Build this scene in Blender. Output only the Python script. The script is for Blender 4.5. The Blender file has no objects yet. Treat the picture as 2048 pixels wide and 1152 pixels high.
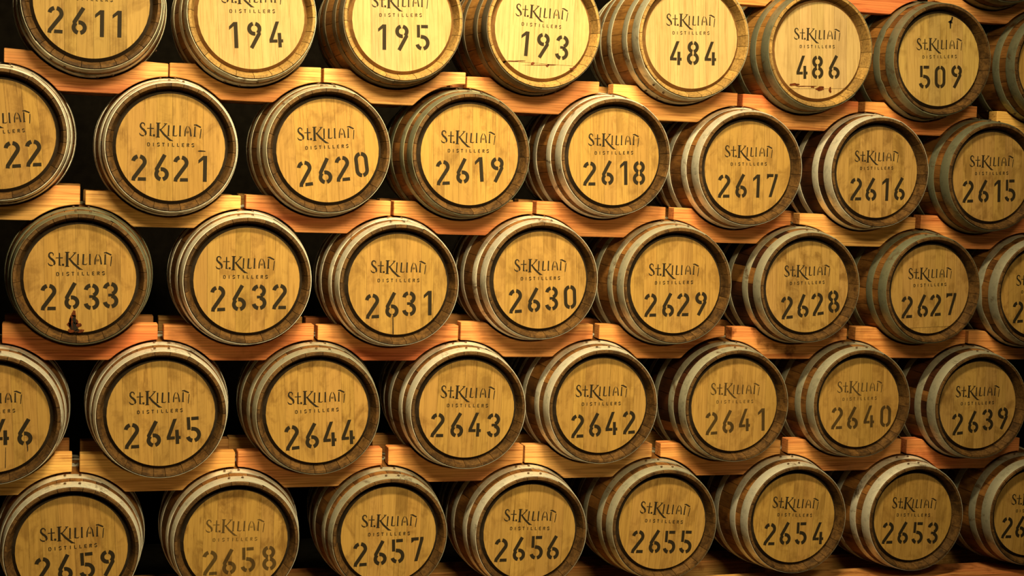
import bpy, math, random
from mathutils import Vector, Matrix
PI = math.pi
R = random.Random(7)
C = bpy.context.scene.collection
scene = bpy.context.scene

# ------------------------------------------------------------------ camera
FPX = 2983.384
CAM = Vector((0.15077, -4.04067, 0.32480))
YAW, PITCH, ROLL = 0.296516, -0.079364, 0.037138
def cam_axes():
    cy, sy, cp, sp = math.cos(YAW), math.sin(YAW), math.cos(PITCH), math.sin(PITCH)
    f = Vector((sy*cp, cy*cp, sp)); r = Vector((cy, -sy, 0)); u = r.cross(f)
    c, s = math.cos(ROLL), math.sin(ROLL)
    return c*r + s*u, -s*r + c*u, f
RX, UP, FW = cam_axes()
cam_d = bpy.data.cameras.new('camera'); cam = bpy.data.objects.new('camera', cam_d); C.objects.link(cam)
m = Matrix((RX, UP, -FW)).transposed().to_4x4(); m.translation = CAM
cam.matrix_world = m
cam_d.sensor_width = 36; cam_d.lens = FPX*36/2048; cam_d.clip_start = 0.05
scene.camera = cam
def at(u, v, y):
    """photo pixel -> point on the upright plane at depth y"""
    d = RX*((u-1024)/FPX) + UP*(-(v-576)/FPX) + FW
    return CAM + d*((y-CAM.y)/d.y)

# ------------------------------------------------------------------ light
w = bpy.data.worlds.new('world'); scene.world = w; w.use_nodes = True
w.node_tree.nodes['Background'].inputs[0].default_value = (1.0, 0.72, 0.38, 1)
w.node_tree.nodes['Background'].inputs[1].default_value = 0.012
def lamp(name, loc, to, size, power, color, spread=180):
    l = bpy.data.lights.new(name, 'AREA'); l.shape = 'RECTANGLE'; l.size, l.size_y = size
    l.energy = power; l.color = color; l.spread = math.radians(spread)
    o = bpy.data.objects.new(name, l); C.objects.link(o); o.location = loc
    o.rotation_euler = (Vector(to)-Vector(loc)).to_track_quat('-Z', 'Y').to_euler()
    return o
WARM = (1.0, 0.775, 0.385)
lamp('ceiling_lamp_front', (1.15, -2.0, 3.0), (1.32, 0, 0.72), (0.8, 0.25), 55, WARM, 76)
lamp('aisle_fill', (1.2, -4.0, 2.4), (1.05, 0, 0.6), (1.6, 0.6), 31, WARM, 60)  # added soft fill, unseen, standing in for warm room bounce
vs = scene.view_settings
vs.view_transform = 'Standard'; vs.look = 'None'; vs.gamma = 1; vs.exposure = 0.0
vs.use_curve_mapping = False

# ------------------------------------------------------------------ materials
class NT:
    def __init__(s, name):
        s.m = bpy.data.materials.new(name); s.m.use_nodes = True
        s.t = s.m.node_tree; s.t.nodes.clear()
        s.out = s.n('ShaderNodeOutputMaterial')
    def n(s, kind, **kw):
        x = s.t.nodes.new(kind)
        for k, v in kw.items(): setattr(x, k, v)
        return x
    def set(s, sock, v):
        if hasattr(v, 'is_linked') or isinstance(v, bpy.types.NodeSocket): s.t.links.new(v, sock)
        else: sock.default_value = v
    def coords(s, scale, jitter=37.0):
        tc = s.n('ShaderNodeTexCoord'); oi = s.n('ShaderNodeObjectInfo')
        mu = s.n('ShaderNodeMath', operation='MULTIPLY'); s.set(mu.inputs[0], oi.outputs['Random']); mu.inputs[1].default_value = jitter
        ad = s.n('ShaderNodeVectorMath', operation='ADD'); s.set(ad.inputs[0], tc.outputs['Object']); s.set(ad.inputs[1], mu.outputs[0])
        sc = s.n('ShaderNodeVectorMath', operation='MULTIPLY'); s.set(sc.inputs[0], ad.outputs[0]); sc.inputs[1].default_value = scale
        return sc.outputs[0]
    def noise(s, vec, scale, detail=4, rough=.55, dist=0):
        x = s.n('ShaderNodeTexNoise'); s.set(x.inputs['Vector'], vec); x.inputs['Scale'].default_value = scale
        x.inputs['Detail'].default_value = detail; x.inputs['Roughness'].default_value = rough; x.inputs['Distortion'].default_value = dist
        return x.outputs[0]
    def ramp(s, fac, stops):
        x = s.n('ShaderNodeValToRGB'); s.set(x.inputs[0], fac); e = x.color_ramp.elements
        while len(e) < len(stops): e.new(.5)
        for k, (p, c) in enumerate(stops):
            e[k].position = p; e[k].color = c if len(c) == 4 else (*c, 1)
        return x.outputs[0]
    def mix(s, fac, a, b, mode='MIX'):
        x = s.n('ShaderNodeMix', data_type='RGBA', blend_type=mode)
        s.set(x.inputs[0], fac)
        for i, v in ((6, a), (7, b)):
            s.set(x.inputs[i], (*v, 1) if isinstance(v, tuple) and len(v) == 3 else v)
        return x.outputs[2]
    def objcolor(s):
        return s.n('ShaderNodeObjectInfo').outputs['Color']
    def objalpha(s):
        return s.n('ShaderNodeObjectInfo').outputs['Alpha']
    def rnd(s): return s.n('ShaderNodeObjectInfo').outputs['Random']
    def bsdf(s, col, rough=.7, metal=0, bump=None, bstr=.2, spec=.3):
        b = s.n('ShaderNodeBsdfPrincipled')
        s.set(b.inputs['Base Color'], (*col, 1) if isinstance(col, tuple) and len(col) == 3 else col)
        s.set(b.inputs['Roughness'], rough); s.set(b.inputs['Metallic'], metal); b.inputs['Specular IOR Level'].default_value = spec
        if bump is not None:
            bp = s.n('ShaderNodeBump'); bp.inputs['Strength'].default_value = bstr; bp.inputs['Distance'].default_value = .002
            s.set(bp.inputs['Height'], bump); s.set(b.inputs['Normal'], bp.outputs[0])
        s.b = b
        s.t.links.new(b.outputs[0], s.out.inputs[0])
        return s.m
W3 = (1, 1, 1)
def head_material():
    t = NT('oak_head')
    grain = t.noise(t.coords((1, 1, .045)), 210, 5, .6, .3)
    band = t.noise(t.coords((1, 1, .06)), 28, 3)
    c = t.ramp(grain, [(.3, (.74, .7, .62)), (.52, (1, 1, 1)), (.75, (1.1, 1.1, 1.08))])
    c = t.mix(1, t.objcolor(), c, 'MULTIPLY')
    c = t.mix(.35, c, t.ramp(band, [(.3, (.72, .68, .6)), (.6, (1.08, 1.08, 1.05))]), 'MULTIPLY')
    blot = t.noise(t.coords((1, 1, .75), 11), 17, 6, .62, .5)
    c = t.mix(t.objalpha(), c, t.ramp(blot, [(.36, (.52, .45, .33)), (.5, (1, 1, 1)), (.9, (1.06, 1.06, 1.06))]), 'MULTIPLY')
    streak = t.noise(t.coords((1, 1, .12), 5), 95, 3, .5)
    c = t.mix(t.objalpha(), c, t.ramp(streak, [(.22, (.5, .42, .3)), (.33, (1, 1, 1))]), 'MULTIPLY')
    return t.bsdf(c, .72, bump=grain, bstr=.12)
def stave_material(name, tint, dirt):
    t = NT(name)
    g = t.noise(t.coords((1, .05, 1)), 190, 5, .6)
    c = t.ramp(g, [(.25, (.6, .55, .48)), (.55, (1, 1, 1)), (.8, (1.15, 1.15, 1.1))])
    c = t.mix(1, c, tint, 'MULTIPLY')
    c = t.mix(1, c, t.objcolor(), 'MULTIPLY')
    c = t.mix(1, c, t.ramp(t.rnd(), [(0, (.62, .58, .52)), (.5, (1, 1, 1)), (1, (1.2, 1.14, 1.0))]), 'MULTIPLY')
    d = t.noise(t.coords((1, .5, 1), 9), 19, 5, .65)
    c = t.mix(dirt, c, t.ramp(d, [(.36, (.22, .15, .09)), (.56, (1, 1, 1))]), 'MULTIPLY')
    return t.bsdf(c, .6, bump=g, bstr=.25)
def chime_material(name, tint, dirt):
    t = NT(name)
    g = t.noise(t.coords((1, 1, 1)), 160, 5, .65)
    c = t.ramp(g, [(.25, (.45, .4, .34)), (.55, (1, 1, 1)), (.8, (1.35, 1.3, 1.2))])
    c = t.mix(1, c, tint, 'MULTIPLY')
    c = t.mix(1, c, t.ramp(t.rnd(), [(0, (.78, .75, .72)), (.5, (1, 1, 1)), (1, (1.2, 1.15, 1.05))]), 'MULTIPLY')
    d = t.noise(t.coords((1, 1, 1), 9), 34, 4, .6)
    c = t.mix(dirt, c, t.ramp(d, [(.38, (.2, .16, .12)), (.55, (1, 1, 1))]), 'MULTIPLY')
    return t.bsdf(c, .65, bump=g, bstr=.35)
def hoop_material():
    t = NT('galvanised_hoop')
    a = t.noise(t.coords((1, 1, 1)), 38, 6, .65)
    c = t.mix(1, t.objcolor(), t.ramp(a, [(.32, (.62, .62, .6)), (.5, (1, 1, 1)), (.75, (1.12, 1.12, 1.12))]), 'MULTIPLY')
    r = t.noise(t.coords((1, .6, 1), 13), 15, 5, .7, .6)
    c = t.mix(t.ramp(r, [(.3, W3), (.42, (0, 0, 0))]), c, (.16, .085, .03))
    rg = t.ramp(a, [(.3, (.66,)*3), (.7, (.46,)*3)])
    return t.bsdf(c, rg, .68, bump=a, bstr=.10, spec=.5)
def block_material():
    t = NT('fir_block')
    vec = t.coords((.035, .6, 1))
    g = t.noise(vec, 150, 4, .6, .8)
    big = t.noise(t.coords((.12, .5, 1), 21), 8, 2)
    heart = t.mix(t.ramp(big, [(.38, (0, 0, 0)), (.62, W3)]), (.60, .185, .06), (.82, .50, .16))
    c = t.mix(.45, heart, t.objcolor())
    c = t.mix(1, c, t.ramp(g, [(.32, (.6, .46, .36)), (.5, (1, 1, 1)), (.75, (1.15, 1.15, 1.15))]), 'MULTIPLY')
    wv = t.n('ShaderNodeTexWave', wave_type='BANDS', bands_direction='Z', wave_profile='SAW')
    t.set(wv.inputs['Vector'], t.coords((.05, .3, 1), 17)); wv.inputs['Scale'].default_value = 42; wv.inputs['Distortion'].default_value = 3.5; wv.inputs['Detail'].default_value = 3
    wv.inputs['Detail Scale'].default_value = 2.0
    c = t.mix(.9, c, t.ramp(wv.outputs[1], [(0, (1.04, 1.04, 1.04)), (.7, (.97, .93, .9)), (1, (.74, .62, .52))]), 'MULTIPLY')
    d = t.noise(t.coords((1, 1, 1), 7), 16, 5, .6)
    c = t.mix(t.objalpha(), c, t.ramp(d, [(.34, (.25, .17, .1)), (.47, (1, 1, 1))]), 'MULTIPLY')
    return t.bsdf(c, .6, bump=g, bstr=.1)
def paint_material():
    t = NT('stencil_paint')
    n1 = t.noise(t.coords((1, 1, .35)), 120, 5, .7)
    n2 = t.noise(t.coords((1, 1, 1), 3), 30, 3)
    ad = t.n('ShaderNodeMath', operation='ADD'); t.set(ad.inputs[0], n1); t.set(ad.inputs[1], n2)
    cov = t.ramp(ad.outputs[0], [(.44, (.35,)*3), (.56, (1,)*3)])       # worn patches
    mu = t.n('ShaderNodeMath', operation='MULTIPLY'); t.set(mu.inputs[0], cov); t.set(mu.inputs[1], t.objalpha())
    t.bsdf((.018, .013, .006), .75, spec=.2)
    tr = t.n('ShaderNodeBsdfTransparent'); mx = t.n('ShaderNodeMixShader')
    t.set(mx.inputs[0], mu.outputs[0]); t.t.links.new(tr.outputs[0], mx.inputs[1]); t.t.links.new(t.b.outputs[0], mx.inputs[2])
    t.t.links.new(mx.outputs[0], t.out.inputs[0])
    return t.m
def plain(name, col, rough=.7, metal=0, var=.3, scale=30, spec=.3):
    t = NT(name)
    n = t.noise(t.coords((1, 1, 1)), scale, 4)
    c = t.mix(1, col, t.ramp(n, [(.3, (1-var,)*3), (.7, (1+var*.5,)*3)]), 'MULTIPLY')
    return t.bsdf(c, rough, metal, spec=spec)
M_HEAD = head_material()
M_AGED = stave_material('aged_stave_wood', (.22, .10, .026), .8)
M_NEW = stave_material('honey_stave_wood', (.29, .145, .038), .5)
M_CH_AGED = chime_material('weathered_chime', (.115, .060, .018), .7)
M_CH_NEW = chime_material('honey_chime', (.38, .24, .08), .3)
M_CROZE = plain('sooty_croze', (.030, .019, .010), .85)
M_CROZE_N = plain('brown_croze', (.20, .10, .03), .8)
M_HOOP = hoop_material()
M_RIVET = plain('rusty_rivet', (.10, .055, .03), .55, .4)
M_BLOCK = block_material()
M_PAINT = paint_material()
M_RESIN = plain('resin_stain', (.11, .026, .006), .35, 0, .6, 120, .4)
M_CRACK = plain('dark_crack', (.012, .008, .005), .9)
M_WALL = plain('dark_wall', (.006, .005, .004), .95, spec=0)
M_FLOOR = plain('concrete_floor', (.10, .085, .065), .8)

# ------------------------------------------------------------------ mesh helpers
def mesh(name, verts, faces, mats, fmat=None, smooth=None):
    me = bpy.data.meshes.new(name); me.from_pydata(verts, [], faces)
    for x in mats: me.materials.append(x)
    if fmat: me.polygons.foreach_set('material_index', fmat)
    if smooth is not None:
        me.shade_smooth(); me.set_sharp_from_angle(angle=math.radians(smooth))
    me.update(); me.validate()
    return me
def obj(name, me, parent=None, loc=(0, 0, 0), roty=0, color=None):
    o = bpy.data.objects.new(name, me); C.objects.link(o)
    if parent: o.parent = parent
    o.location = loc; o.rotation_euler = (0, roty, 0)
    if color: o.color = color
    return o
def box_mesh(name, lo, hi, mat, bev=0.0):
    import bmesh
    bm = bmesh.new(); bmesh.ops.create_cube(bm, size=1)
    for v in bm.verts: v.co = Vector([lo[k]+(v.co[k]+.5)*(hi[k]-lo[k]) for k in range(3)])
    if bev: bmesh.ops.bevel(bm, geom=bm.edges[:], offset=bev, segments=2, affect='EDGES')
    me = bpy.data.meshes.new(name); bm.to_mesh(me); bm.free(); me.materials.append(mat)
    return me

# ------------------------------------------------------------------ setting
def structure(name, me):
    o = obj(name, me); o['kind'] = 'structure'; return o
structure('floor', box_mesh('floor', (-2.5, -5.5, -1.20), (6.5, 1.5, -1.10), M_FLOOR))
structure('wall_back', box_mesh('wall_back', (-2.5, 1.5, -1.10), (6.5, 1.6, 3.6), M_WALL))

# ------------------------------------------------------------------ cask shape
YF, YC, YB = -0.022, 0.200, 0.422          # front chime, bilge, rear chime (0 = front head)
RB, RCH = 0.192, 0.1664
def rad(y): return RB-(RB-RCH)*abs((YC-y)/(YC-YF))**1.35
N_ST = 26
def stave_mesh(rel, mats):
    half = PI/N_ST*rel
    outer = [(YF, RCH-.0016), (YF+.002, RCH)]
    outer += [(y, rad(y)) for y in (0.01, .04, .08, .12, .16, YC, .24, .28, .32, .36, .39)]
    outer += [(YB-.002, RCH), (YB, RCH-.0016)]
    inner = [(YB, .158), (YB-.034, .148), (YB-.035, .152), (YB-.045, .152), (YC, .178), (.023, .152), (.013, .152), (.012, .148), (YF, .1585)]
    loop = outer+inner
    n = len(loop); no = len(outer)
    verts = []; K = 5
    for k in range(K):
        a = -half+2*half*k/(K-1)
        for y, r in loop:
            g = .0006/r if k in (0, K-1) else 0
            aa = a+(g if k == 0 else -g if k == K-1 else 0)
            rr = r-.0006 if (k in (0, K-1) and y > YF+.001 and r > .165) else r
            verts.append((rr*math.sin(aa), y, rr*math.cos(aa)))
    faces = []; fm = []
    for k in range(K-1):
        for i in range(n):
            j = (i+1) % n
            faces.append((k*n+i, (k+1)*n+i, (k+1)*n+j, k*n+j))
            if i < no-1: mi = 1 if i == 0 else 0
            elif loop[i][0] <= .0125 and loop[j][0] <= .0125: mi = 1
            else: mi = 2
            fm.append(mi)
    faces.append(tuple(range(n))[::-1]); faces.append(tuple((K-1)*n+i for i in range(n))); fm += [0, 0]
    me = mesh('stave', verts, faces, mats, fm, 30)
    return me
RELS = [.8, 1.0, 1.2]
ST_AGED = [stave_mesh(r, [M_AGED, M_CH_AGED, M_CROZE]) for r in RELS]
ST_NEW = [stave_mesh(r, [M_NEW, M_CH_NEW, M_CROZE_N]) for r in RELS]

RH, RHO = 0.1398, 0.1512
def head_meshes(cuts, chord=None):
    """boards of a head: vertical strips between the cuts; with a chord, a bottom board lies crosswise"""
    out = []
    zc = -chord*RH if chord else None
    edges = [-RH]+cuts+[RH]
    def ring(pts):
        front = [(x, 0.0, z) for x, z in pts]
        back = [(x, .013, z) for x, z in pts]
        return front, back
    def make(pts, onarc):
        # pts: outline in order; onarc: which points are on the round edge (those get the chamfer)
        n = len(pts); v = []; f = []
        cx = sum(p[0] for p in pts)/n; cz = sum(p[1] for p in pts)/n
        for (x, z), a in zip(pts, onarc):
            s = 1-.0004/max(.02, math.hypot(x-cx, z-cz)) if not a else 1
            v.append((cx+(x-cx)*s, 0, cz+(z-cz)*s))
        for (x, z), a in zip(pts, onarc):
            v.append((x, .0008, z) if not a else (x, .0002, z))
        for (x, z), a in zip(pts, onarc):
            s = RHO/RH if a else 1
            v.append((x*s, .015, z*s))
        f.append(tuple(range(n)))
        for L in (0, 1):
            for i in range(n):
                j = (i+1) % n
                f.append((L*n+i, (L+1)*n+i, (L+1)*n+j, L*n+j))
        f.append(tuple(2*n+i for i in range(n))[::-1])
        fm = []
        for q in f: fm.append(0)
        # the chamfer along the round edge is stained like the croze
        k = 1+n
        for i in range(n):
            j = (i+1) % n
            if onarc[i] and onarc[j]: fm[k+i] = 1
        return v, f, fm
    def build(pts, onarc):
        # orientation: outline seen from -y must be counter-clockwise in (x,z)
        ar = sum(pts[i][0]*pts[(i+1) % len(pts)][1]-pts[(i+1) % len(pts)][0]*pts[i][1] for i in range(len(pts)))
        if ar < 0: pts, onarc = pts[::-1], onarc[::-1]
        return make(pts, onarc)
    for a, b in zip(edges[:-1], edges[1:]):
        g = .0002
        a2 = a+(g if a > -RH else 0); b2 = b-(g if b < RH else 0)
        N = 9
        xs = [a2+(b2-a2)*(.5-.5*math.cos(PI*k/(N-1))) for k in range(N)]
        top = [(x, math.sqrt(max(0, RH*RH-x*x))) for x in xs]
        if chord:
            bot = []
            for x in xs[::-1]:
                z = -math.sqrt(max(0, RH*RH-x*x))
                if z < zc+g: bot.append((x, zc+g, False))
                else: bot.append((x, z, True))
        else: bot = [(x, -math.sqrt(max(0, RH*RH-x*x)), True) for x in xs[::-1]]
        pts = list(top); arc = [True]*len(top)
        for x, z, q in bot:
            if math.hypot(pts[-1][0]-x, pts[-1][1]-z) < 1e-5 or math.hypot(pts[0][0]-x, pts[0][1]-z) < 1e-5: continue
            pts.append((x, z)); arc.append(q)
        out.append(build(pts, arc))
    if chord:
        a0 = math.asin((zc-.0004)/RH)
        N = 15
        pts = []; arc = []
        for k in range(N):
            a = -PI-a0+(2*a0+PI)*k/(N-1)
            pts.append((RH*math.cos(a), RH*math.sin(a))); arc.append(True)
        out.append(build(pts, arc))
    return out
CUTS = [[-.098, -.060, -.022, .018, .052, .094], [-.104, -.072, -.030, .008, .047, .074, .109],
        [-.088, -.052, -.010, .024, .066, .101], [-.111, -.066, -.036, .004, .043, .083]]
HEADS = {}
for new in (0, 1):
    for ci, cu in enumerate(CUTS):
        for ch in (None, .70, .79, .86):
            if ch and (ci != 0 or (ch < .8) != bool(new)): continue
            HEADS[(new, ci, ch)] = [mesh('head_board', v, f, [M_HEAD, M_CROZE_N if new else M_CROZE], fm) for v, f, fm in head_meshes(cu, ch)]
def disc_mesh():
    n = 32; v = []; f = []
    for y in (.3985, .4105):
        v += [(.1515*math.cos(2*PI*k/n), y, .1515*math.sin(2*PI*k/n)) for k in range(n)]
    f.append(tuple(range(n))[::-1]); f.append(tuple(n+k for k in range(n)))
    f += [(k, (k+1) % n, n+(k+1) % n, n+k) for k in range(n)]
    return mesh('rear_head', v, f, [M_AGED])
REAR = disc_mesh()

def hoop_mesh(y0, y1, th=.0012, dent=0):
    """riveted steel band: a strip of 360 degrees plus a lapped end that steps up over the start"""
    n = 84; lap = .30; v = []; f = []
    sl = (rad(y1)-rad(y0))/(y1-y0)
    for k in range(n+1):
        a = -.12+(2*PI+lap)*k/n      # the lap covers the rivets
        up = .0004
        if k > n-6: up = .0004+(th+.0003)*min(1, (k-(n-6))/2)
        for y, d in ((y0, 0), (y0, th), (y0+.0008, th+.0003), ((y0+y1)/2, th+.0006), (y1-.0008, th+.0003), (y1, th), (y1, 0)):
            r = rad(y)+up+d+dent*max(0, math.sin(a*15+math.sin(a*7)*1.3))*(.3+.7*(y1-y)/(y1-y0))
            v.append((r*math.sin(-a+lap), y, r*math.cos(-a+lap)))
    for k in range(n):
        for i in range(7):
            j = (i+1) % 7
            f.append((k*7+i, (k+1)*7+i, (k+1)*7+j, k*7+j))
    f.append(tuple(range(7))); f.append(tuple(n*7+i for i in range(7))[::-1])
    f = [q[::-1] for q in f]
    return mesh('hoop', v, f, [M_HOOP], None, 40)
HOOPS_Y = [(-.0185, .0190), (.048, .077), (.146, .173), (.227, .254), (.323, .352), (.381, .4185)]
HOOPS = [hoop_mesh(*h) for h in HOOPS_Y]
DENTED = hoop_mesh(*HOOPS_Y[1], .0012, .0028)
def rivet_mesh():
    v = []; f = []; n = 10
    prof = [(.0036, 0), (.0036, .0012), (.0024, .0025), (.0008, .0030)]
    for r, z in prof:
        v += [(r*math.cos(2*PI*k/n), r*math.sin(2*PI*k/n), z) for k in range(n)]
    for L in range(3):
        f += [(L*n+k, L*n+(k+1) % n, (L+1)*n+(k+1) % n, (L+1)*n+k) for k in range(n)]
    f.append(tuple(3*n+k for k in range(n)))
    return mesh('rivet', v, f, [M_RIVET], None, 50)
RIVET = rivet_mesh()

# ------------------------------------------------------------------ stencil glyphs
def ribbon(pts, wd):
    """a stroke of given width (number or list) along pts -> list of quads"""
    q = []; n = len(pts)
    ws = wd if isinstance(wd, (list, tuple)) else [wd]*n
    L = []
    for i in range(n):
        a = Vector(pts[max(0, i-1)]); b = Vector(pts[min(n-1, i+1)]); d = (b-a).normalized()
        nn = Vector((-d.y, d.x)); p = Vector(pts[i])
        sc = 1.0
        if 0 < i < n-1:
            d1 = (p-a).normalized(); c = max(.5, abs(d.dot(d1))); sc = 1/c
        L.append((p+nn*ws[i]/2*sc, p-nn*ws[i]/2*sc))
    for i in range(n-1):
        q.append([L[i][0], L[i][1], L[i+1][1], L[i+1][0]])
    return q
def arc(cx, cy, rx, ry, a0, a1, n=10):
    return [(cx+rx*math.cos(math.radians(a0+(a1-a0)*k/n)), cy+ry*math.sin(math.radians(a0+(a1-a0)*k/n))) for k in range(n+1)]
def glyph_mesh(name, quads, mat=None):
    v = []; f = []
    for q in quads:
        i = len(v)
        ar = sum(q[k][0]*q[(k+1) % len(q)][1]-q[(k+1) % len(q)][0]*q[k][1] for k in range(len(q)))
        if ar < 0: q = q[::-1]
        v += [(p[0], 0, p[1]) for p in q]; f.append(tuple(range(i, i+len(q))))
    return mesh(name, v, f, [mat or M_PAINT])
SW = .148
def digit_quads(c):
    s = SW; Q = []
    six = [ribbon([(.43, 1.0), (.115, .44)] + arc(.30, .255, .20, .195, 140, 258, 8), s),
           ribbon(arc(.30, .255, .20, .195, 283, 460, 14), s)]
    if c == '0':
        Q += [ribbon(arc(.3, .72, .20, .21, 97, 180, 6)+arc(.3, .28, .20, .21, 180, 263, 6), s),
              ribbon(arc(.3, .28, .20, .21, 277, 360, 6)+arc(.3, .72, .20, .21, 0, 83, 6), s)]
    if c == '1':
        Q += [[[(.30, 0), (.45, 0), (.45, 1), (.30, 1)]], [[(.30, 1), (.30, .84), (.12, .70), (.12, .83)]]]
    if c == '2':
        Q += [ribbon(arc(.3, .725, .215, .205, 172, 104, 6), s), ribbon(arc(.3, .725, .215, .205, 80, -28, 9)+[(.10, .10), (.085, .0)], s),
              [[(.245, 0), (.56, 0), (.56, .13), (.265, .13)]]]
    if c == '3':
        Q += [ribbon(arc(.3, .735, .205, .195, 172, 100, 6), s), ribbon(arc(.3, .735, .205, .195, 78, -70, 11), s),
              ribbon(arc(.3, .265, .215, .205, 80, -80, 12), s), ribbon(arc(.3, .265, .215, .205, -100, -172, 6), s),
              [[(.215, .45), (.36, .45), (.36, .555), (.215, .555)]]]
    if c == '4':
        Q += [[[(.33, 1.0), (.47, 1.0), (.20, .31), (.05, .31)]], [[(.05, .31), (.05, .19), (.36, .19), (.36, .31)]],
              [[(.385, .0), (.52, .0), (.52, .56), (.385, .56)]], [[(.52, .19), (.585, .19), (.585, .31), (.52, .31)]]]
    if c == '5':
        Q += [[[(.07, .50), (.20, .50), (.20, 1), (.07, 1)]], [[(.245, .87), (.53, .87), (.53, 1), (.245, 1)]],
              ribbon([(.225, .535)]+arc(.29, .29, .225, .235, 88, -78, 12), s), ribbon(arc(.29, .27, .215, .21, -102, -168, 6), s)]
    if c == '6': Q += six
    if c == '7':
        Q += [[[(.04, .87), (.35, .87), (.36, 1), (.04, 1)]], [[(.42, 1), (.56, 1), (.56, .9), (.29, 0), (.15, 0), (.40, .84)]], [[(.04, .78), (.14, .84), (.14, .9), (.04, .9)]]]
    if c == '8':
        for cy, rx, ry in ((.745, .185, .19), (.265, .205, .20)):
            Q += [ribbon(arc(.3, cy, rx, ry, 100, 260, 12), s), ribbon(arc(.3, cy, rx, ry, -80, 80, 12), s)]
    if c == '9':
        Q += [[[(.6-p[0], 1-p[1]) for p in q] for q in r] for r in six]
    out = []
    for r in Q:
        for q in r: out.append([((p[0]-.3)*.0685, (p[1]-.5)*.0685) for p in q])
    return out
DIGIT = {c: glyph_mesh('digit', digit_quads(c)) for c in '0123456789'}

def title_quads():
    Q = []
    def P(*pts): return [((x-740)*.1398/602, -(y-280)*.1398/627) for x, y in pts]
    k = .1398/615
    def rib(pts, wd): 
        ws = [a*k for a in wd] if isinstance(wd, (list, tuple)) else wd*k
        Q.extend(ribbon(P(*pts), ws))
    rib([(452, 235), (455, 216), (440, 200), (422, 200), (408, 216), (407, 240), (420, 262)], [6, 10, 12, 14, 16, 20, 22])
    rib([(420, 262), (445, 283), (462, 305), (466, 328), (456, 345)], [22, 24, 24, 20, 14])
    rib([(446, 350), (425, 350), (405, 340), (394, 318)], [12, 14, 12, 5])
    rib([(520, 205), (517, 352)], [13, 20]); rib([(480, 262), (510, 262)], 9); rib([(524, 262), (556, 262)], 11)
    rib([(517, 348), (537, 350)], 7); rib([(545, 344), (568, 344)], 24)
    rib([(604, 195), (600, 364)], 28); rib([(580, 197), (630, 197)], 8); rib([(577, 364), (622, 364)], 8)
    rib([(690, 208), (625, 285)], [13, 9]); rib([(668, 203), (704, 203)], 7)
    rib([(622, 268), (668, 330), (735, 395), (770, 406)], [17, 23, 22, 3])
    rib([(722, 220), (716, 345)], [17, 15]); rib([(706, 345), (730, 345)], 6)
    rib([(780, 222), (772, 346)], [19, 18]); rib([(772, 344), (806, 346), (818, 332)], [9, 9, 4])
    rib([(850, 220), (846, 346)], [17, 17]); rib([(836, 346), (860, 346)], 6)
    rib([(902, 346), (906, 285), (918, 245), (930, 224)], [15, 14, 10, 6]); rib([(944, 228), (962, 262), (972, 346)], [6, 12, 18])
    rib([(918, 290), (932, 290)], 6); rib([(936, 290), (950, 290)], 6); rib([(918, 303), (950, 303)], 6)
    rib([(1017, 228), (1012, 346)], [15, 18]); rib([(1000, 346), (1026, 346)], 6)
    rib([(1004, 210), (1030, 209), (1084, 238)], [10, 16, 15])
    rib([(1086, 254), (1079, 320), (1073, 370)], [10, 11, 9])
    return Q
def subtitle_quads():
    Q = []
    def rib(x0, pts, wd=.0021):
        for p in pts: Q.extend(ribbon([(x0+a*.0062, b*.0092) for a, b in p], wd))
    L = {'D': [[(.1, 0), (.1, 1)], [(.35, 1), (.8, .9), (1, .5), (.8, .1), (.35, 0)]], 'I': [[(.5, 0), (.5, 1)]],
         'S': [[(.95, .8), (.7, .97), (.3, .97), (.08, .75), (.35, .55)], [(.6, .47), (.95, .25), (.7, .04), (.3, .04), (.05, .2)]],
         'T': [[(0, .95), (1, .95)], [(.5, .82), (.5, 0)]], 'L': [[(.15, 1), (.15, .0)], [(.4, .07), (.9, .07)]],
         'E': [[(.12, 0), (.12, 1)], [(.35, .95), (.9, .95)], [(.35, .5), (.8, .5)], [(.35, .05), (.9, .05)]],
         'R': [[(.12, 0), (.12, 1)], [(.35, .95), (.8, .9), (.85, .65), (.4, .48)], [(.55, .42), (.9, 0)]]}
    for i, ch in enumerate('DISTILLERS'):
        rib(-.0600+i*.01285, L[ch])
    return [[(p[0], p[1]-.0430) for p in q] for q in Q]
TITLE = glyph_mesh('stencilled_name', title_quads())
SUBT = glyph_mesh('stencilled_word', subtitle_quads())

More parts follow.
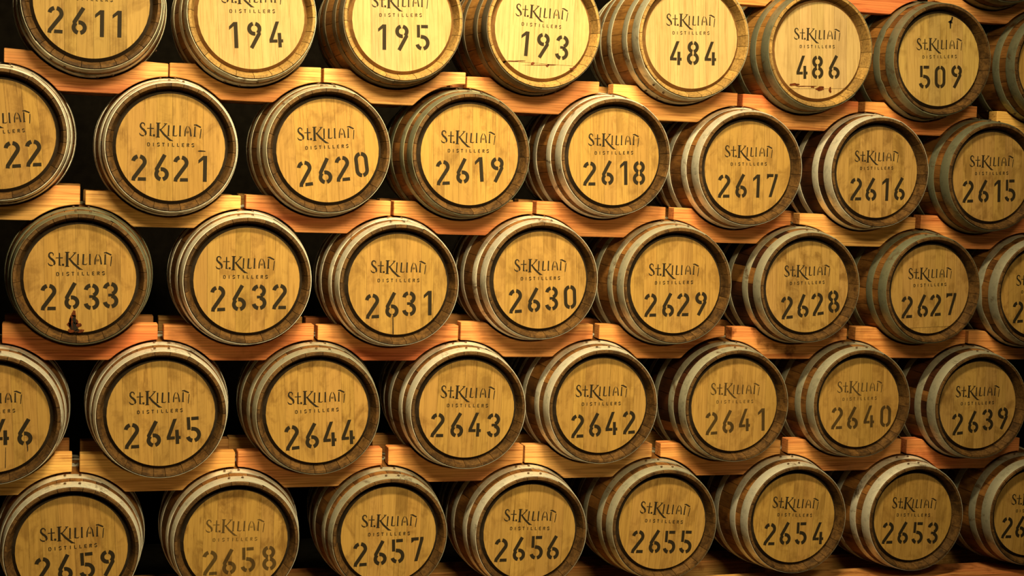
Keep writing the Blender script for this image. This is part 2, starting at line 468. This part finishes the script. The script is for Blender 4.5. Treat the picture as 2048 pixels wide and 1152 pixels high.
# ------------------------------------------------------------------ tables read off the photograph
POS = {(1,0):(0.2259,0.7151,1.040), (1,1):(0.6343,0.7061,1.009), (1,2):(1.0432,0.7199,.992), (1,3):(1.4466,0.7221,.998), (1,4):(1.9024,0.7219,1.030), (1,5):(2.3116,0.7113,1.02), (1,6):(2.7261,0.7074,1.007), (1,7):(3.150,0.712,1.0),
 (2,0):(0.0018,0.3656,1.0), (2,1):(0.4318,0.3490,1.007), (2,2):(0.8484,0.3568,1.003), (2,3):(1.2475,0.3611,1.008), (2,4):(1.6772,0.3712,.992), (2,5):(2.1016,0.3527,.997), (2,6):(2.5336,0.3567,.989), (2,7):(2.9377,0.3567,.994),
 (3,0):(0.2068,-0.0007,1.012), (3,1):(0.6384,0.0001,1.016), (3,2):(1.0541,-0.0052,1.003), (3,3):(1.4687,0.0123,.994), (3,4):(1.8868,0.0035,1.015), (3,5):(2.3180,0.0038,.987), (3,6):(2.7421,0.0014,.985), (3,7):(3.1385,-0.0049,1.0),
 (4,0):(-0.0051,-0.3686,1.006), (4,1):(0.4195,-0.3601,1.012), (4,2):(0.8390,-0.3604,1.014), (4,3):(1.2651,-0.3569,.999), (4,4):(1.6710,-0.3519,.995), (4,5):(2.0956,-0.3542,1.0), (4,6):(2.5162,-0.3516,.988), (4,7):(2.9394,-0.3638,.992),
 (5,0):(0.1950,-0.7207,1.025), (5,1):(0.6248,-0.7132,1.005), (5,2):(1.0498,-0.7118,.975), (5,3):(1.4662,-0.7189,.995), (5,4):(1.8800,-0.7080,.989), (5,5):(2.3145,-0.7065,.985), (5,6):(2.7297,-0.7162,.99), (5,7):(3.1642,-0.7170,1.0),
 (0,7):(2.945,1.064,1.0)}
# number, digit centres in photo pixels, both ends of the name line in photo pixels
TXT = {
(1,0):('2611',[(111,39),(159,42),(200,47),(235,48)],(117,-34),(240,-27)),
(1,1):('194',[(468,70),(509,70),(551,69)],(442,-7),(563,-6)),
(1,2):('195',[(765,74),(804,75),(845,75)],(743,2),(856,3)),
(1,3):('193',[(1050,87),(1086,91),(1124,95)],(1031,20),(1136,29)),
(1,4):('484',[(1351,106),(1386,106),(1420,107)],(1332,40),(1430,41)),
(1,5):('486',[(1603,134.5),(1635,134.5),(1668,134.5)],(1587.5,68),(1680,69)),
(1,6):('509',[(1849,154),(1880,154),(1913,153)],(1832.5,89),(1924,88)),
(2,0):('2622',[(-60,312),(-18,311),(25,309),(67,306)],(-62,240),(61,232)),
(2,1):('2621',[(278,335),(323,335.5),(362,337),(406,337.5)],(278,259),(403,262)),
(2,2):('2620',[(610,347),(650,342),(685,337),(723,329)],(594,269),(708.6,264)),
(2,3):('2619',[(886,345),(925,342),(959,339),(995,339)],(881.5,274),(990.6,275.6)),
(2,4):('2618',[(1179,347),(1215,346),(1248,346),(1278,346)],(1176,280),(1278,279.6)),
(2,5):('2617',[(1448,372),(1482,372),(1513,372),(1544,371)],(1449,303),(1545,303)),
(2,6):('2616',[(1712,378),(1742,379),(1771,379),(1799,378)],(1709,313),(1797,312.5)),
(2,7):('2615',[(1936,383),(1967,382.5),(1995,382),(2020,381)],(1939,323),(2027,322)),
(3,0):('2633',[(97,594),(143.5,592),(183,593),(221,590)],(95,519),(224,517)),
(3,1):('2632',[(436,597),(478,596),(518,594),(559,593)],(431,526),(549.5,526)),
(3,2):('2631',[(744.5,612),(783.5,610),(818,607),(856,606)],(741,534),(852,534)),
(3,3):('2630',[(1031,602),(1068,600),(1103,596.5),(1140,594)],(1028,531.6),(1132.5,530)),
(3,4):('2629',[(1301,610),(1336,610),(1366,609),(1402,607)],(1297,540),(1398,538.7)),
(3,5):('2628',[(1574,615),(1605,612),(1635,608),(1667,603)],(1568,543),(1660,540)),
(3,6):('2627',[(1814,614),(1845,612),(1871,610),(1902,608)],(1816,548),(1903,545)),
(3,7):('2626',[(2036,624),(2065,622),(2092,620),(2121,617)],(2032,561.5),(2115,557)),
(4,0):('2646',[(-84,868),(-40,866),(2,864),(50,864)],(-80,800),(43.6,793)),
(4,1):('2645',[(263.5,871.5),(307,868),(346,863),(386.5,858.6)],(257.6,797.5),(379,792)),
(4,2):('2644',[(584,875),(624,871.5),(658.5,868),(695,864)],(574.5,797.5),(690,791)),
(4,3):('2643',[(875,850),(914,850),(949,849),(987,850)],(881,784),(990,785)),
(4,4):('2642',[(1155,852),(1190,850),(1222,847),(1258,844.5)],(1151,782.6),(1254,781)),
(4,5):('2641',[(1423,846.6),(1456,843.6),(1488,840),(1523,839)],(1421,778.7),(1519,777.4)),
(4,6):('2640',[(1674,836),(1705,836),(1737,833),(1771,832)],(1674,775),(1764.5,772)),
(4,7):('2639',[(1915,848),(1946,844),(1975,839),(2006,836)],(1911,784),(1999,781)),
(5,0):('2659',[(85.5,1140),(130,1135),(174,1130),(216,1125.6)],(79,1071),(208,1060)),
(5,1):('2658',[(420,1125.6),(458,1123.5),(496,1119),(538,1116)],(411,1053),(529,1050)),
(5,2):('2657',[(720.5,1108.5),(760,1106),(795,1102),(835,1098)],(722.6,1043),(833.7,1040)),
(5,3):('2656',[(1002,1100),(1038,1098),(1073,1095),(1106,1095)],(1008,1031),(1112.6,1031)),
(5,4):('2655',[(1275.6,1083),(1310,1083),(1339,1084),(1371.6,1083.6)],(1280,1015),(1380,1019.5)),
(5,5):('2654',[(1539.5,1068),(1570.6,1067),(1602,1066.5),(1635.5,1066.5)],(1545,1005),(1637,1007)),
(5,6):('2653',[(1775.6,1065.6),(1806,1065.6),(1835,1065.6),(1865,1065.6)],(1784,1006),(1872.5,1006.7)),
(5,7):('2652',[(2014,1055),(2041,1053.7),(2070,1053),(2100,1052)],(2023,999.5),(2105,998))}
NEW = {(1,1),(1,2),(1,3),(1,4),(1,5)}
PALE = (.87, .86, .77); MID = (.54, .53, .43); GREEN = (.27, .28, .20); DARK = (.16, .14, .10)
HOOPTONE = {(1,0):MID,(1,1):MID,(1,2):DARK,(1,3):DARK,(1,4):MID,(1,5):GREEN,(1,6):GREEN,(1,7):GREEN,(2,0):PALE,(2,1):PALE,(2,2):MID,(2,3):GREEN,(2,4):PALE,
 (2,5):PALE,(2,6):PALE,(2,7):GREEN,(3,0):GREEN,(3,1):PALE,(3,2):PALE,(3,3):PALE,(3,4):MID,(3,5):MID,(3,6):GREEN,(3,7):MID,(4,0):PALE,(4,1):PALE,(4,2):MID,
 (4,3):PALE,(4,4):PALE,(4,5):MID,(4,6):MID,(4,7):MID,(5,0):PALE,(5,1):PALE,(5,2):MID,(5,3):PALE,(5,4):MID,(5,5):PALE,(5,6):PALE,(5,7):MID,(0,7):GREEN}
WORD = {PALE:'pale steel hoops', MID:'greyish steel hoops', GREEN:'dull green-grey hoops', DARK:'dark brown hoops'}
HEADTONE = {k: (.39, .233, .060) for k in POS}
for k in NEW: HEADTONE[k] = (.47, .33, .15)
HEADTONE[(1,0)] = (.36, .235, .07); HEADTONE[(1,6)] = (.46, .31, .10)
for k in ((2,7),(3,5),(3,6),(4,7),(2,6)): HEADTONE[k] = (.375, .23, .068)
SMUDGE = {(2,6):.8,(3,5):.9,(4,2):.8,(5,1):.9,(4,1):.7,(5,2):.7,(4,7):.7,(2,7):.7,(3,7):.8,(2,0):.7,(4,0):.7,(3,3):.6}
FADE = {(4,5):.62,(4,6):.6,(5,1):.55,(1,6):.85,(2,5):.9}
WET = {(3,5),(4,5),(4,7),(2,6)}       # casks whose sides are streaked dark by leaks
CHORD = {(1,3):.70,(1,5):.79,(3,6):.86}
EXTRA = {(3,0):', red-brown resin dribble', (1,3):', stained crosswise bottom board', (1,5):', dark blotched bottom board',
         (1,6):', black crack at the head top', (3,5):', dark streaked side', (3,2):', split at head foot', (3,7):', mottled hoops',
         (2,0):', cut by left edge', (4,0):', split head boards', (5,7):', cut by right edge'}

ORD = ['first', 'second', 'third', 'fourth', 'fifth', 'sixth', 'seventh', 'eighth']
ROWW = {1:'top', 2:'second', 3:'middle', 4:'fourth', 5:'bottom'}
def PLACE(key): return '%s in %s row' % (ORD[key[1]], ROWW[key[0]])
# ------------------------------------------------------------------ casks
CASK = {}
def blob(cx, cz, rx, rz, n=18, rough=.3, seed=0):
    rr = random.Random(seed); ph = [rr.uniform(0, 6.3) for _ in range(4)]
    pts = []
    for k in range(n):
        a = 2*PI*k/n
        s = 1+rough*(.5*math.sin(2*a+ph[0])+.4*math.sin(3*a+ph[1])+.35*math.sin(5*a+ph[2])+.3*rr.uniform(-1, 1))
        pts.append((cx+rx*s*math.cos(a), cz+rz*s*math.sin(a)))
    return pts
def fan(pts):
    cx = sum(p[0] for p in pts)/len(pts); cz = sum(p[1] for p in pts)/len(pts)
    return [[(cx, cz), pts[i], pts[(i+1) % len(pts)]] for i in range(len(pts))]
def make_cask(key):
    x, z, s = POS[key]; new = key in NEW
    e = bpy.data.objects.new('cask', None); C.objects.link(e)
    e.empty_display_size = .05
    e.location = (x, 0, z-RB*s); e.scale = (s, 1, s)
    CASK[key] = e
    rr = random.Random(key[0]*31+key[1])
    if key in TXT:
        num = TXT[key][0]
        lab = '%s cask stencilled %s%s' % ('honey-coloured' if new else 'aged', num, EXTRA.get(key, ', '+WORD[HOOPTONE[key]]))
    elif key == (1,7): lab = 'green-hooped cask right of cask 509, cut off by right edge'
    else: lab = 'cask above the top shelf at upper right, only its lower rim showing'
    if key in TXT: lab += ', ' + PLACE(key)
    e['label'] = lab; e['category'] = 'cask'; e['group'] = 'oak casks racked in rows'
    up = (0, 0, RB)
    # staves
    order = [0]*8+[1]*10+[2]*8; rr.shuffle(order)
    a = rr.uniform(0, 6.28); meshes = ST_NEW if new else ST_AGED
    for w_ in order:
        half = PI/N_ST*RELS[w_]; a += half
        wet = key in WET and math.sin(a) < -.35 and rr.random() < .65
        obj('stave', meshes[w_], e, up, a, (.22, .13, .09, 1) if wet else (1, 1, 1, 1)); a += half
    # head
    tilt = 0.0
    if key in TXT:
        A = at(*TXT[key][2], 0); B = at(*TXT[key][3], 0); tilt = math.atan2(B.z-A.z, B.x-A.x)
    ci = 0 if key in CHORD else rr.randrange(4)
    tone = HEADTONE[key]; sm = SMUDGE.get(key, .15 if new else .62)
    boards = HEADS[(int(new), ci, CHORD.get(key))]
    for bi, bm in enumerate(boards):
        f = rr.uniform(.93, 1.05) if key != (1,6) else (.8 if bi in (3,) else rr.uniform(.9, 1.05))
        o = obj('head_board', bm, e, up, -tilt, (tone[0]*f, tone[1]*f*rr.uniform(.97, 1.02), tone[2]*f*rr.uniform(.92, 1.05), sm))
        if key in CHORD and bi == len(boards)-1: o['label'] = 'crosswise bottom board'
    obj('rear_head', REAR, e, up)
    # hoops
    t = HOOPTONE[key]
    for hi, hm in enumerate(HOOPS):
        f = rr.uniform(.85, 1.1); ry = rr.uniform(-.07, .07) + (0 if hi % 2 == 0 else -.03)
        if key[0] <= 1: ry += rr.uniform(2, 4)
        h = obj('hoop', DENTED if hi == 1 and key in ((1,6), (3,7)) else hm, e, up, ry, (t[0]*f, t[1]*f, t[2]*f, 1))
        if hi < 3:
            y0, y1 = HOOPS_Y[hi]; ym = (y0+y1)/2; r = rad(ym)+.0040
            for d in (-.105, .105):
                v = obj('rivet', RIVET, h, (r*math.sin(d), ym+rr.uniform(-.003, .003), r*math.cos(d)), d)
    if key not in TXT: return e
    # print
    num, dpx, A, B = TXT[key]
    pa, pb = at(*A, 0), at(*B, 0); mid = (pa+pb)/2
    scl = (pb-pa).length/.1625
    al = FADE.get(key, .96 if not new else .86)
    def loc(p): return ((p.x-x)/s, -.0006, (p.z-z)/s+RB)
    for me, nm, a_ in ((TITLE, 'stencilled_name', al), (SUBT, 'stencilled_word', al*.9)):
        o = obj(nm, me, e, loc(mid), -tilt, (0, 0, 0, a_)); o.scale = (scl/s, 1, scl/s)
    ps = [at(u, v, 0) for u, v in dpx]
    dt = math.atan2(ps[-1].z-ps[0].z, ps[-1].x-ps[0].x)
    for ch, p in zip(num, ps):
        o = obj('digit', DIGIT[ch], e, loc(p), -dt*rr.uniform(.6, 1.2)+rr.uniform(-.02, .02), (0, 0, 0, min(1, al+.02) if key in FADE else al)); o.scale = (1/s, 1, 1/s)
    return e
for k in sorted(POS, key=lambda k: (k[0], k[1])): make_cask(k)
def mark(key, name, pts_px, mat, label, lift=.0009):
    """flat stain or crack lying on a head, outline given in photo pixels"""
    x, z, s = POS[key]; quads = []
    for poly in pts_px:
        q = [at(u, v, 0) for u, v in poly]
        quads += fan([((p.x-x)/s, (p.z-z)/s) for p in q])
    me = glyph_mesh(name, quads, mat)
    o = obj(name, me, CASK[key], (0, -lift, RB)); o['label'] = label
mark((3,0), 'resin_dribble', [blob(148, 628, 4, 8, 16, .3, 1), blob(147, 640, 8, 10, 22, .35, 2), blob(149, 652, 11, 9, 24, .4, 3), blob(151, 661, 13, 5, 24, .5, 4), blob(140, 645, 3, 10, 12, .3, 5)], M_RESIN, 'red-brown resin dribble')
mark((3,0), 'resin_dribble', [blob(149, 640, 3, 9, 14, .4, 21), blob(150, 654, 5, 8, 16, .5, 22), blob(143, 655, 2, 5, 10, .4, 23), blob(155, 661, 5, 2, 12, .5, 24)], M_CRACK, 'dark core of the resin dribble', .0014)
mark((1,5), 'stain', [blob(1588, 169, 9, 3, 14, .4, 4), blob(1640, 177, 9, 4, 14, .4, 5), blob(1660, 180, 3, 5, 10, .4, 6), blob(1610, 172.5, 18, 1, 14, .5, 7), blob(1625, 174, 3, 2, 10, .4, 8)], M_RESIN, 'dark blotches along the board joint')
mark((1,3), 'stain', [blob(1030, 122, 17, 1.2, 16, .5, 9), blob(1065, 127, 4, 2.5, 10, .5, 10), blob(1095, 131, 3, 3, 10, .5, 11), blob(1146, 137, 6, 2.5, 12, .5, 12), blob(1085, 130, 30, .7, 14, .4, 13)], M_RESIN, 'dark stain along the board joint')
mark((1,6), 'crack', [[(1903, 33), (1906, 34), (1905, 40), (1900, 44), (1902, 49), (1901.5, 57), (1899.5, 57), (1899, 48), (1897.5, 43), (1902, 39)], blob(1901, 44, 4, 2.5, 10, .4, 14)], M_CRACK, 'black crack')
mark((3,2), 'crack', [[(785, 632), (786.5, 632), (787, 668), (785, 668)]], M_CRACK, 'split in the wood')
mark((4,0), 'crack', [[(53.5, 885), (55, 884), (56.5, 900), (55, 904)], [(11, 895), (12, 894), (11.5, 935), (10, 937)]], M_CRACK, 'split in the wood')
mark((2,1), 'stain', [blob(403, 302, 8, 1.1, 14, .4, 15)], M_CRACK, 'dark knot smear')

# ------------------------------------------------------------------ cradle blocks
BY0, BY1 = 0.078, 0.123
# rail: list of (left x, right x, top left z, top right z, bottom z, tone)
RED = (.62, .17, .065); ORG = (.68, .27, .09); TAN = (.82, .50, .16)
RAILS = {
 1: [(.010,.426,.590,.572,.486,ORG),(.430,.837,.575,.584,.483,ORG),(.845,1.249,.583,.593,.493,TAN),(1.253,1.652,.582,.588,.488,ORG),(1.696,2.094,.584,.577,.485,TAN),(2.112,2.502,.576,.572,.477,RED),(2.526,2.924,.573,.577,.479,ORG),(2.998,3.383,.566,.566,.475,TAN)],
 2: [(-.200,.204,.238,.238,.144,TAN),(.218,.626,.227,.225,.134,TAN),(.640,1.044,.229,.223,.129,RED),(1.053,1.463,.224,.232,.133,ORG),(1.475,1.878,.236,.229,.136,ORG),(1.905,2.292,.229,.222,.127,ORG),(2.322,2.726,.223,.221,.126,TAN),(2.745,3.143,.229,.229,.126,RED)],
 3: [(.012,.411,-.128,-.128,-.226,RED),(.427,.836,-.131,-.128,-.228,ORG),(.847,1.253,-.130,-.128,-.229,RED),(1.260,1.664,-.118,-.123,-.219,ORG),(1.684,2.089,-.123,-.127,-.224,ORG),(2.113,2.506,-.129,-.131,-.226,RED),(2.536,2.932,-.126,-.135,-.224,ORG),(2.944,3.344,-.137,-.137,-.229,RED)],
 4: [(-.210,.193,-.480,-.480,-.588,TAN),(.213,.626,-.482,-.483,-.587,TAN),(.634,1.041,-.482,-.481,-.587,ORG),(1.059,1.462,-.479,-.480,-.582,RED),(1.468,1.869,-.481,-.483,-.581,TAN),(1.897,2.297,-.482,-.480,-.584,ORG),(2.323,2.721,-.478,-.483,-.580,RED),(2.742,3.160,-.485,-.487,-.583,ORG)],
 0: [(1.79,2.193,.934,.934,.840,ORG),(2.350,2.688,.936,.936,.843,RED),(2.750,3.190,.936,.936,.840,RED)]}
def block_mesh(x0, x1, tl, tr, bt, y0, y1, over, under, cx, slack=.0015):
    rc = rad(YC-abs(YC-(y0+y1)/2)+.0225)
    N = 57
    def cut(xa, yy):
        t_ = tl+(tr-tl)*(xa-x0)/(x1-x0); b_ = bt
        for (ux, uz, s) in over:
            r = rc*s+.0015
            if abs(xa-ux) < r: t_ = min(t_, uz-math.sqrt(r*r-(xa-ux)**2))
        for (ux, uz, s) in under:
            r = rc*s+(slack if ux > cx else .0015)
            if abs(xa-ux) < r: b_ = max(b_, uz+math.sqrt(r*r-(xa-ux)**2))
        if b_ > t_-.004: b_ = t_-.004
        return t_, b_
    e = .0016
    v = []; f = []
    xs = [x0, x0+e]+[x0+e+(x1-x0-2*e)*k/(N-1) for k in range(1, N-1)]+[x1-e, x1]
    n = len(xs)
    # cross-section ring per station: chamfered rectangle (y, z)
    for i, xa in enumerate(xs):
        t_, b_ = cut(min(max(xa, x0+1e-5), x1-1e-5), 0)
        d = e if i in (0, n-1) else 0
        if t_-b_ < 3*e+2*d: d = 0
        ee = min(e, (t_-b_)*.3)
        for y, z in ((y0, b_+ee+d), (y0, t_-ee-d), (y0+e, t_-d), (y1-e, t_-d), (y1, t_-ee-d), (y1, b_+ee+d), (y1-e, b_+d), (y0+e, b_+d)):
            yy = y
            if d: yy = y0+max(y-y0, e) if y < (y0+y1)/2 else y1-max(y1-y, e)
            v.append((xa-cx, yy-y0, z-bt))
    for i in range(n-1):
        for k in range(8):
            j = (k+1) % 8
            f.append((i*8+k, i*8+j, (i+1)*8+j, (i+1)*8+k))
    f.append(tuple(range(8))[::-1]); f.append(tuple((n-1)*8+k for k in range(8)))
    f = [q[::-1] for q in f]
    return mesh('cradle_block', v, f, [M_BLOCK], None, 30)
def num_of(key):
    return TXT[key][0] if key in TXT else ('right of 509' if key == (1,7) else 'at upper right')
br = random.Random(3)
FRONT = []
for row, lst in RAILS.items():
    for (x0, x1, tl, tr, bt, tone) in lst:
        xc = (x0+x1)/2
        over = [POS[k] for k in POS if k[0] == row and abs(POS[k][0]-xc) < .4]
        under = [POS[k] for k in POS if k[0] == row+1 and abs(POS[k][0]-xc) < .45]
        ok = [k for k in POS if k[0] == row and abs(POS[k][0]-xc) < .15]
        word = {RED:'red-brown', ORG:'orange', TAN:'tan'}[tone]
        if ok: what = 'under cask '+num_of(ok[0])+(', '+PLACE(ok[0]) if row else '') if ok[0] != (1,7) else 'under the cut-off cask right of cask 509'
        else: what = None
        if row == 0:
            what = {0:'over cask 484 and cask 486 at the top edge', 1:'between the tops of cask 486 and cask 509', 2:'above and right of cask 509'}[lst.index((x0,x1,tl,tr,bt,tone))]
        dirt = .9 if ok and num_of(ok[0]) == '2628' else br.choice([0, .1, .25])
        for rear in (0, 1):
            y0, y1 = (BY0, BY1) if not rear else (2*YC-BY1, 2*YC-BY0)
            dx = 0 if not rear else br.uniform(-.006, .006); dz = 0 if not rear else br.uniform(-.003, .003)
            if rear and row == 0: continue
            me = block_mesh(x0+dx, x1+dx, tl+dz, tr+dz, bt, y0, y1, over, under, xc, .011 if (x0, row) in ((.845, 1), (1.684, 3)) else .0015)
            shade_k = .3 if rear else 1.0  # rear blocks' colour darkened to stand in for shade from the front casks
            o = obj('cradle_block', me, None, (xc, y0, bt), 0, (shade_k*tone[0]*br.uniform(.92, 1.06), shade_k*tone[1]*br.uniform(.85, 1.15), shade_k*tone[2]*br.uniform(.85, 1.15), dirt))
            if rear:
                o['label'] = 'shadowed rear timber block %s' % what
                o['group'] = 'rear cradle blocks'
            else:
                o['label'] = '%s timber block %s' % (word, what)
                o['group'] = 'front cradle blocks'
            o['category'] = 'timber block'
# ------------------------------------------------------------------ base timbers
for nm, y0, y1, lab in (('base_beam', .0, .125, 'long timber beam carrying the fronts of the bottom row casks'), ('base_beam', .28, .40, 'shadowed timber beam carrying the backs of the bottom row casks')):
    me = box_mesh(nm, (-.4-1.4, 0, 0), (3.75-1.4, y1-y0, .16), M_BLOCK, .004)
    o = obj(nm, me, None, (1.4, y0, -1.068), 0, (.34, .19, .07, .6)); o['label'] = lab; o['category'] = 'beam'
for i, xx in enumerate((-.2, .9, 2.0, 3.4)):
    o = obj('bearer', box_mesh('bearer', (-.06, -.02, 0), (.06, .44, .032), M_BLOCK, .003), None, (xx, 0, -1.10), 0, (.5, .3, .12, .4))
    o['label'] = ('leftmost', 'second from left', 'third from left', 'rightmost')[i]+' flat timber bearer on the floor under the base beams'; o['category'] = 'beam'; o['group'] = 'floor bearers'
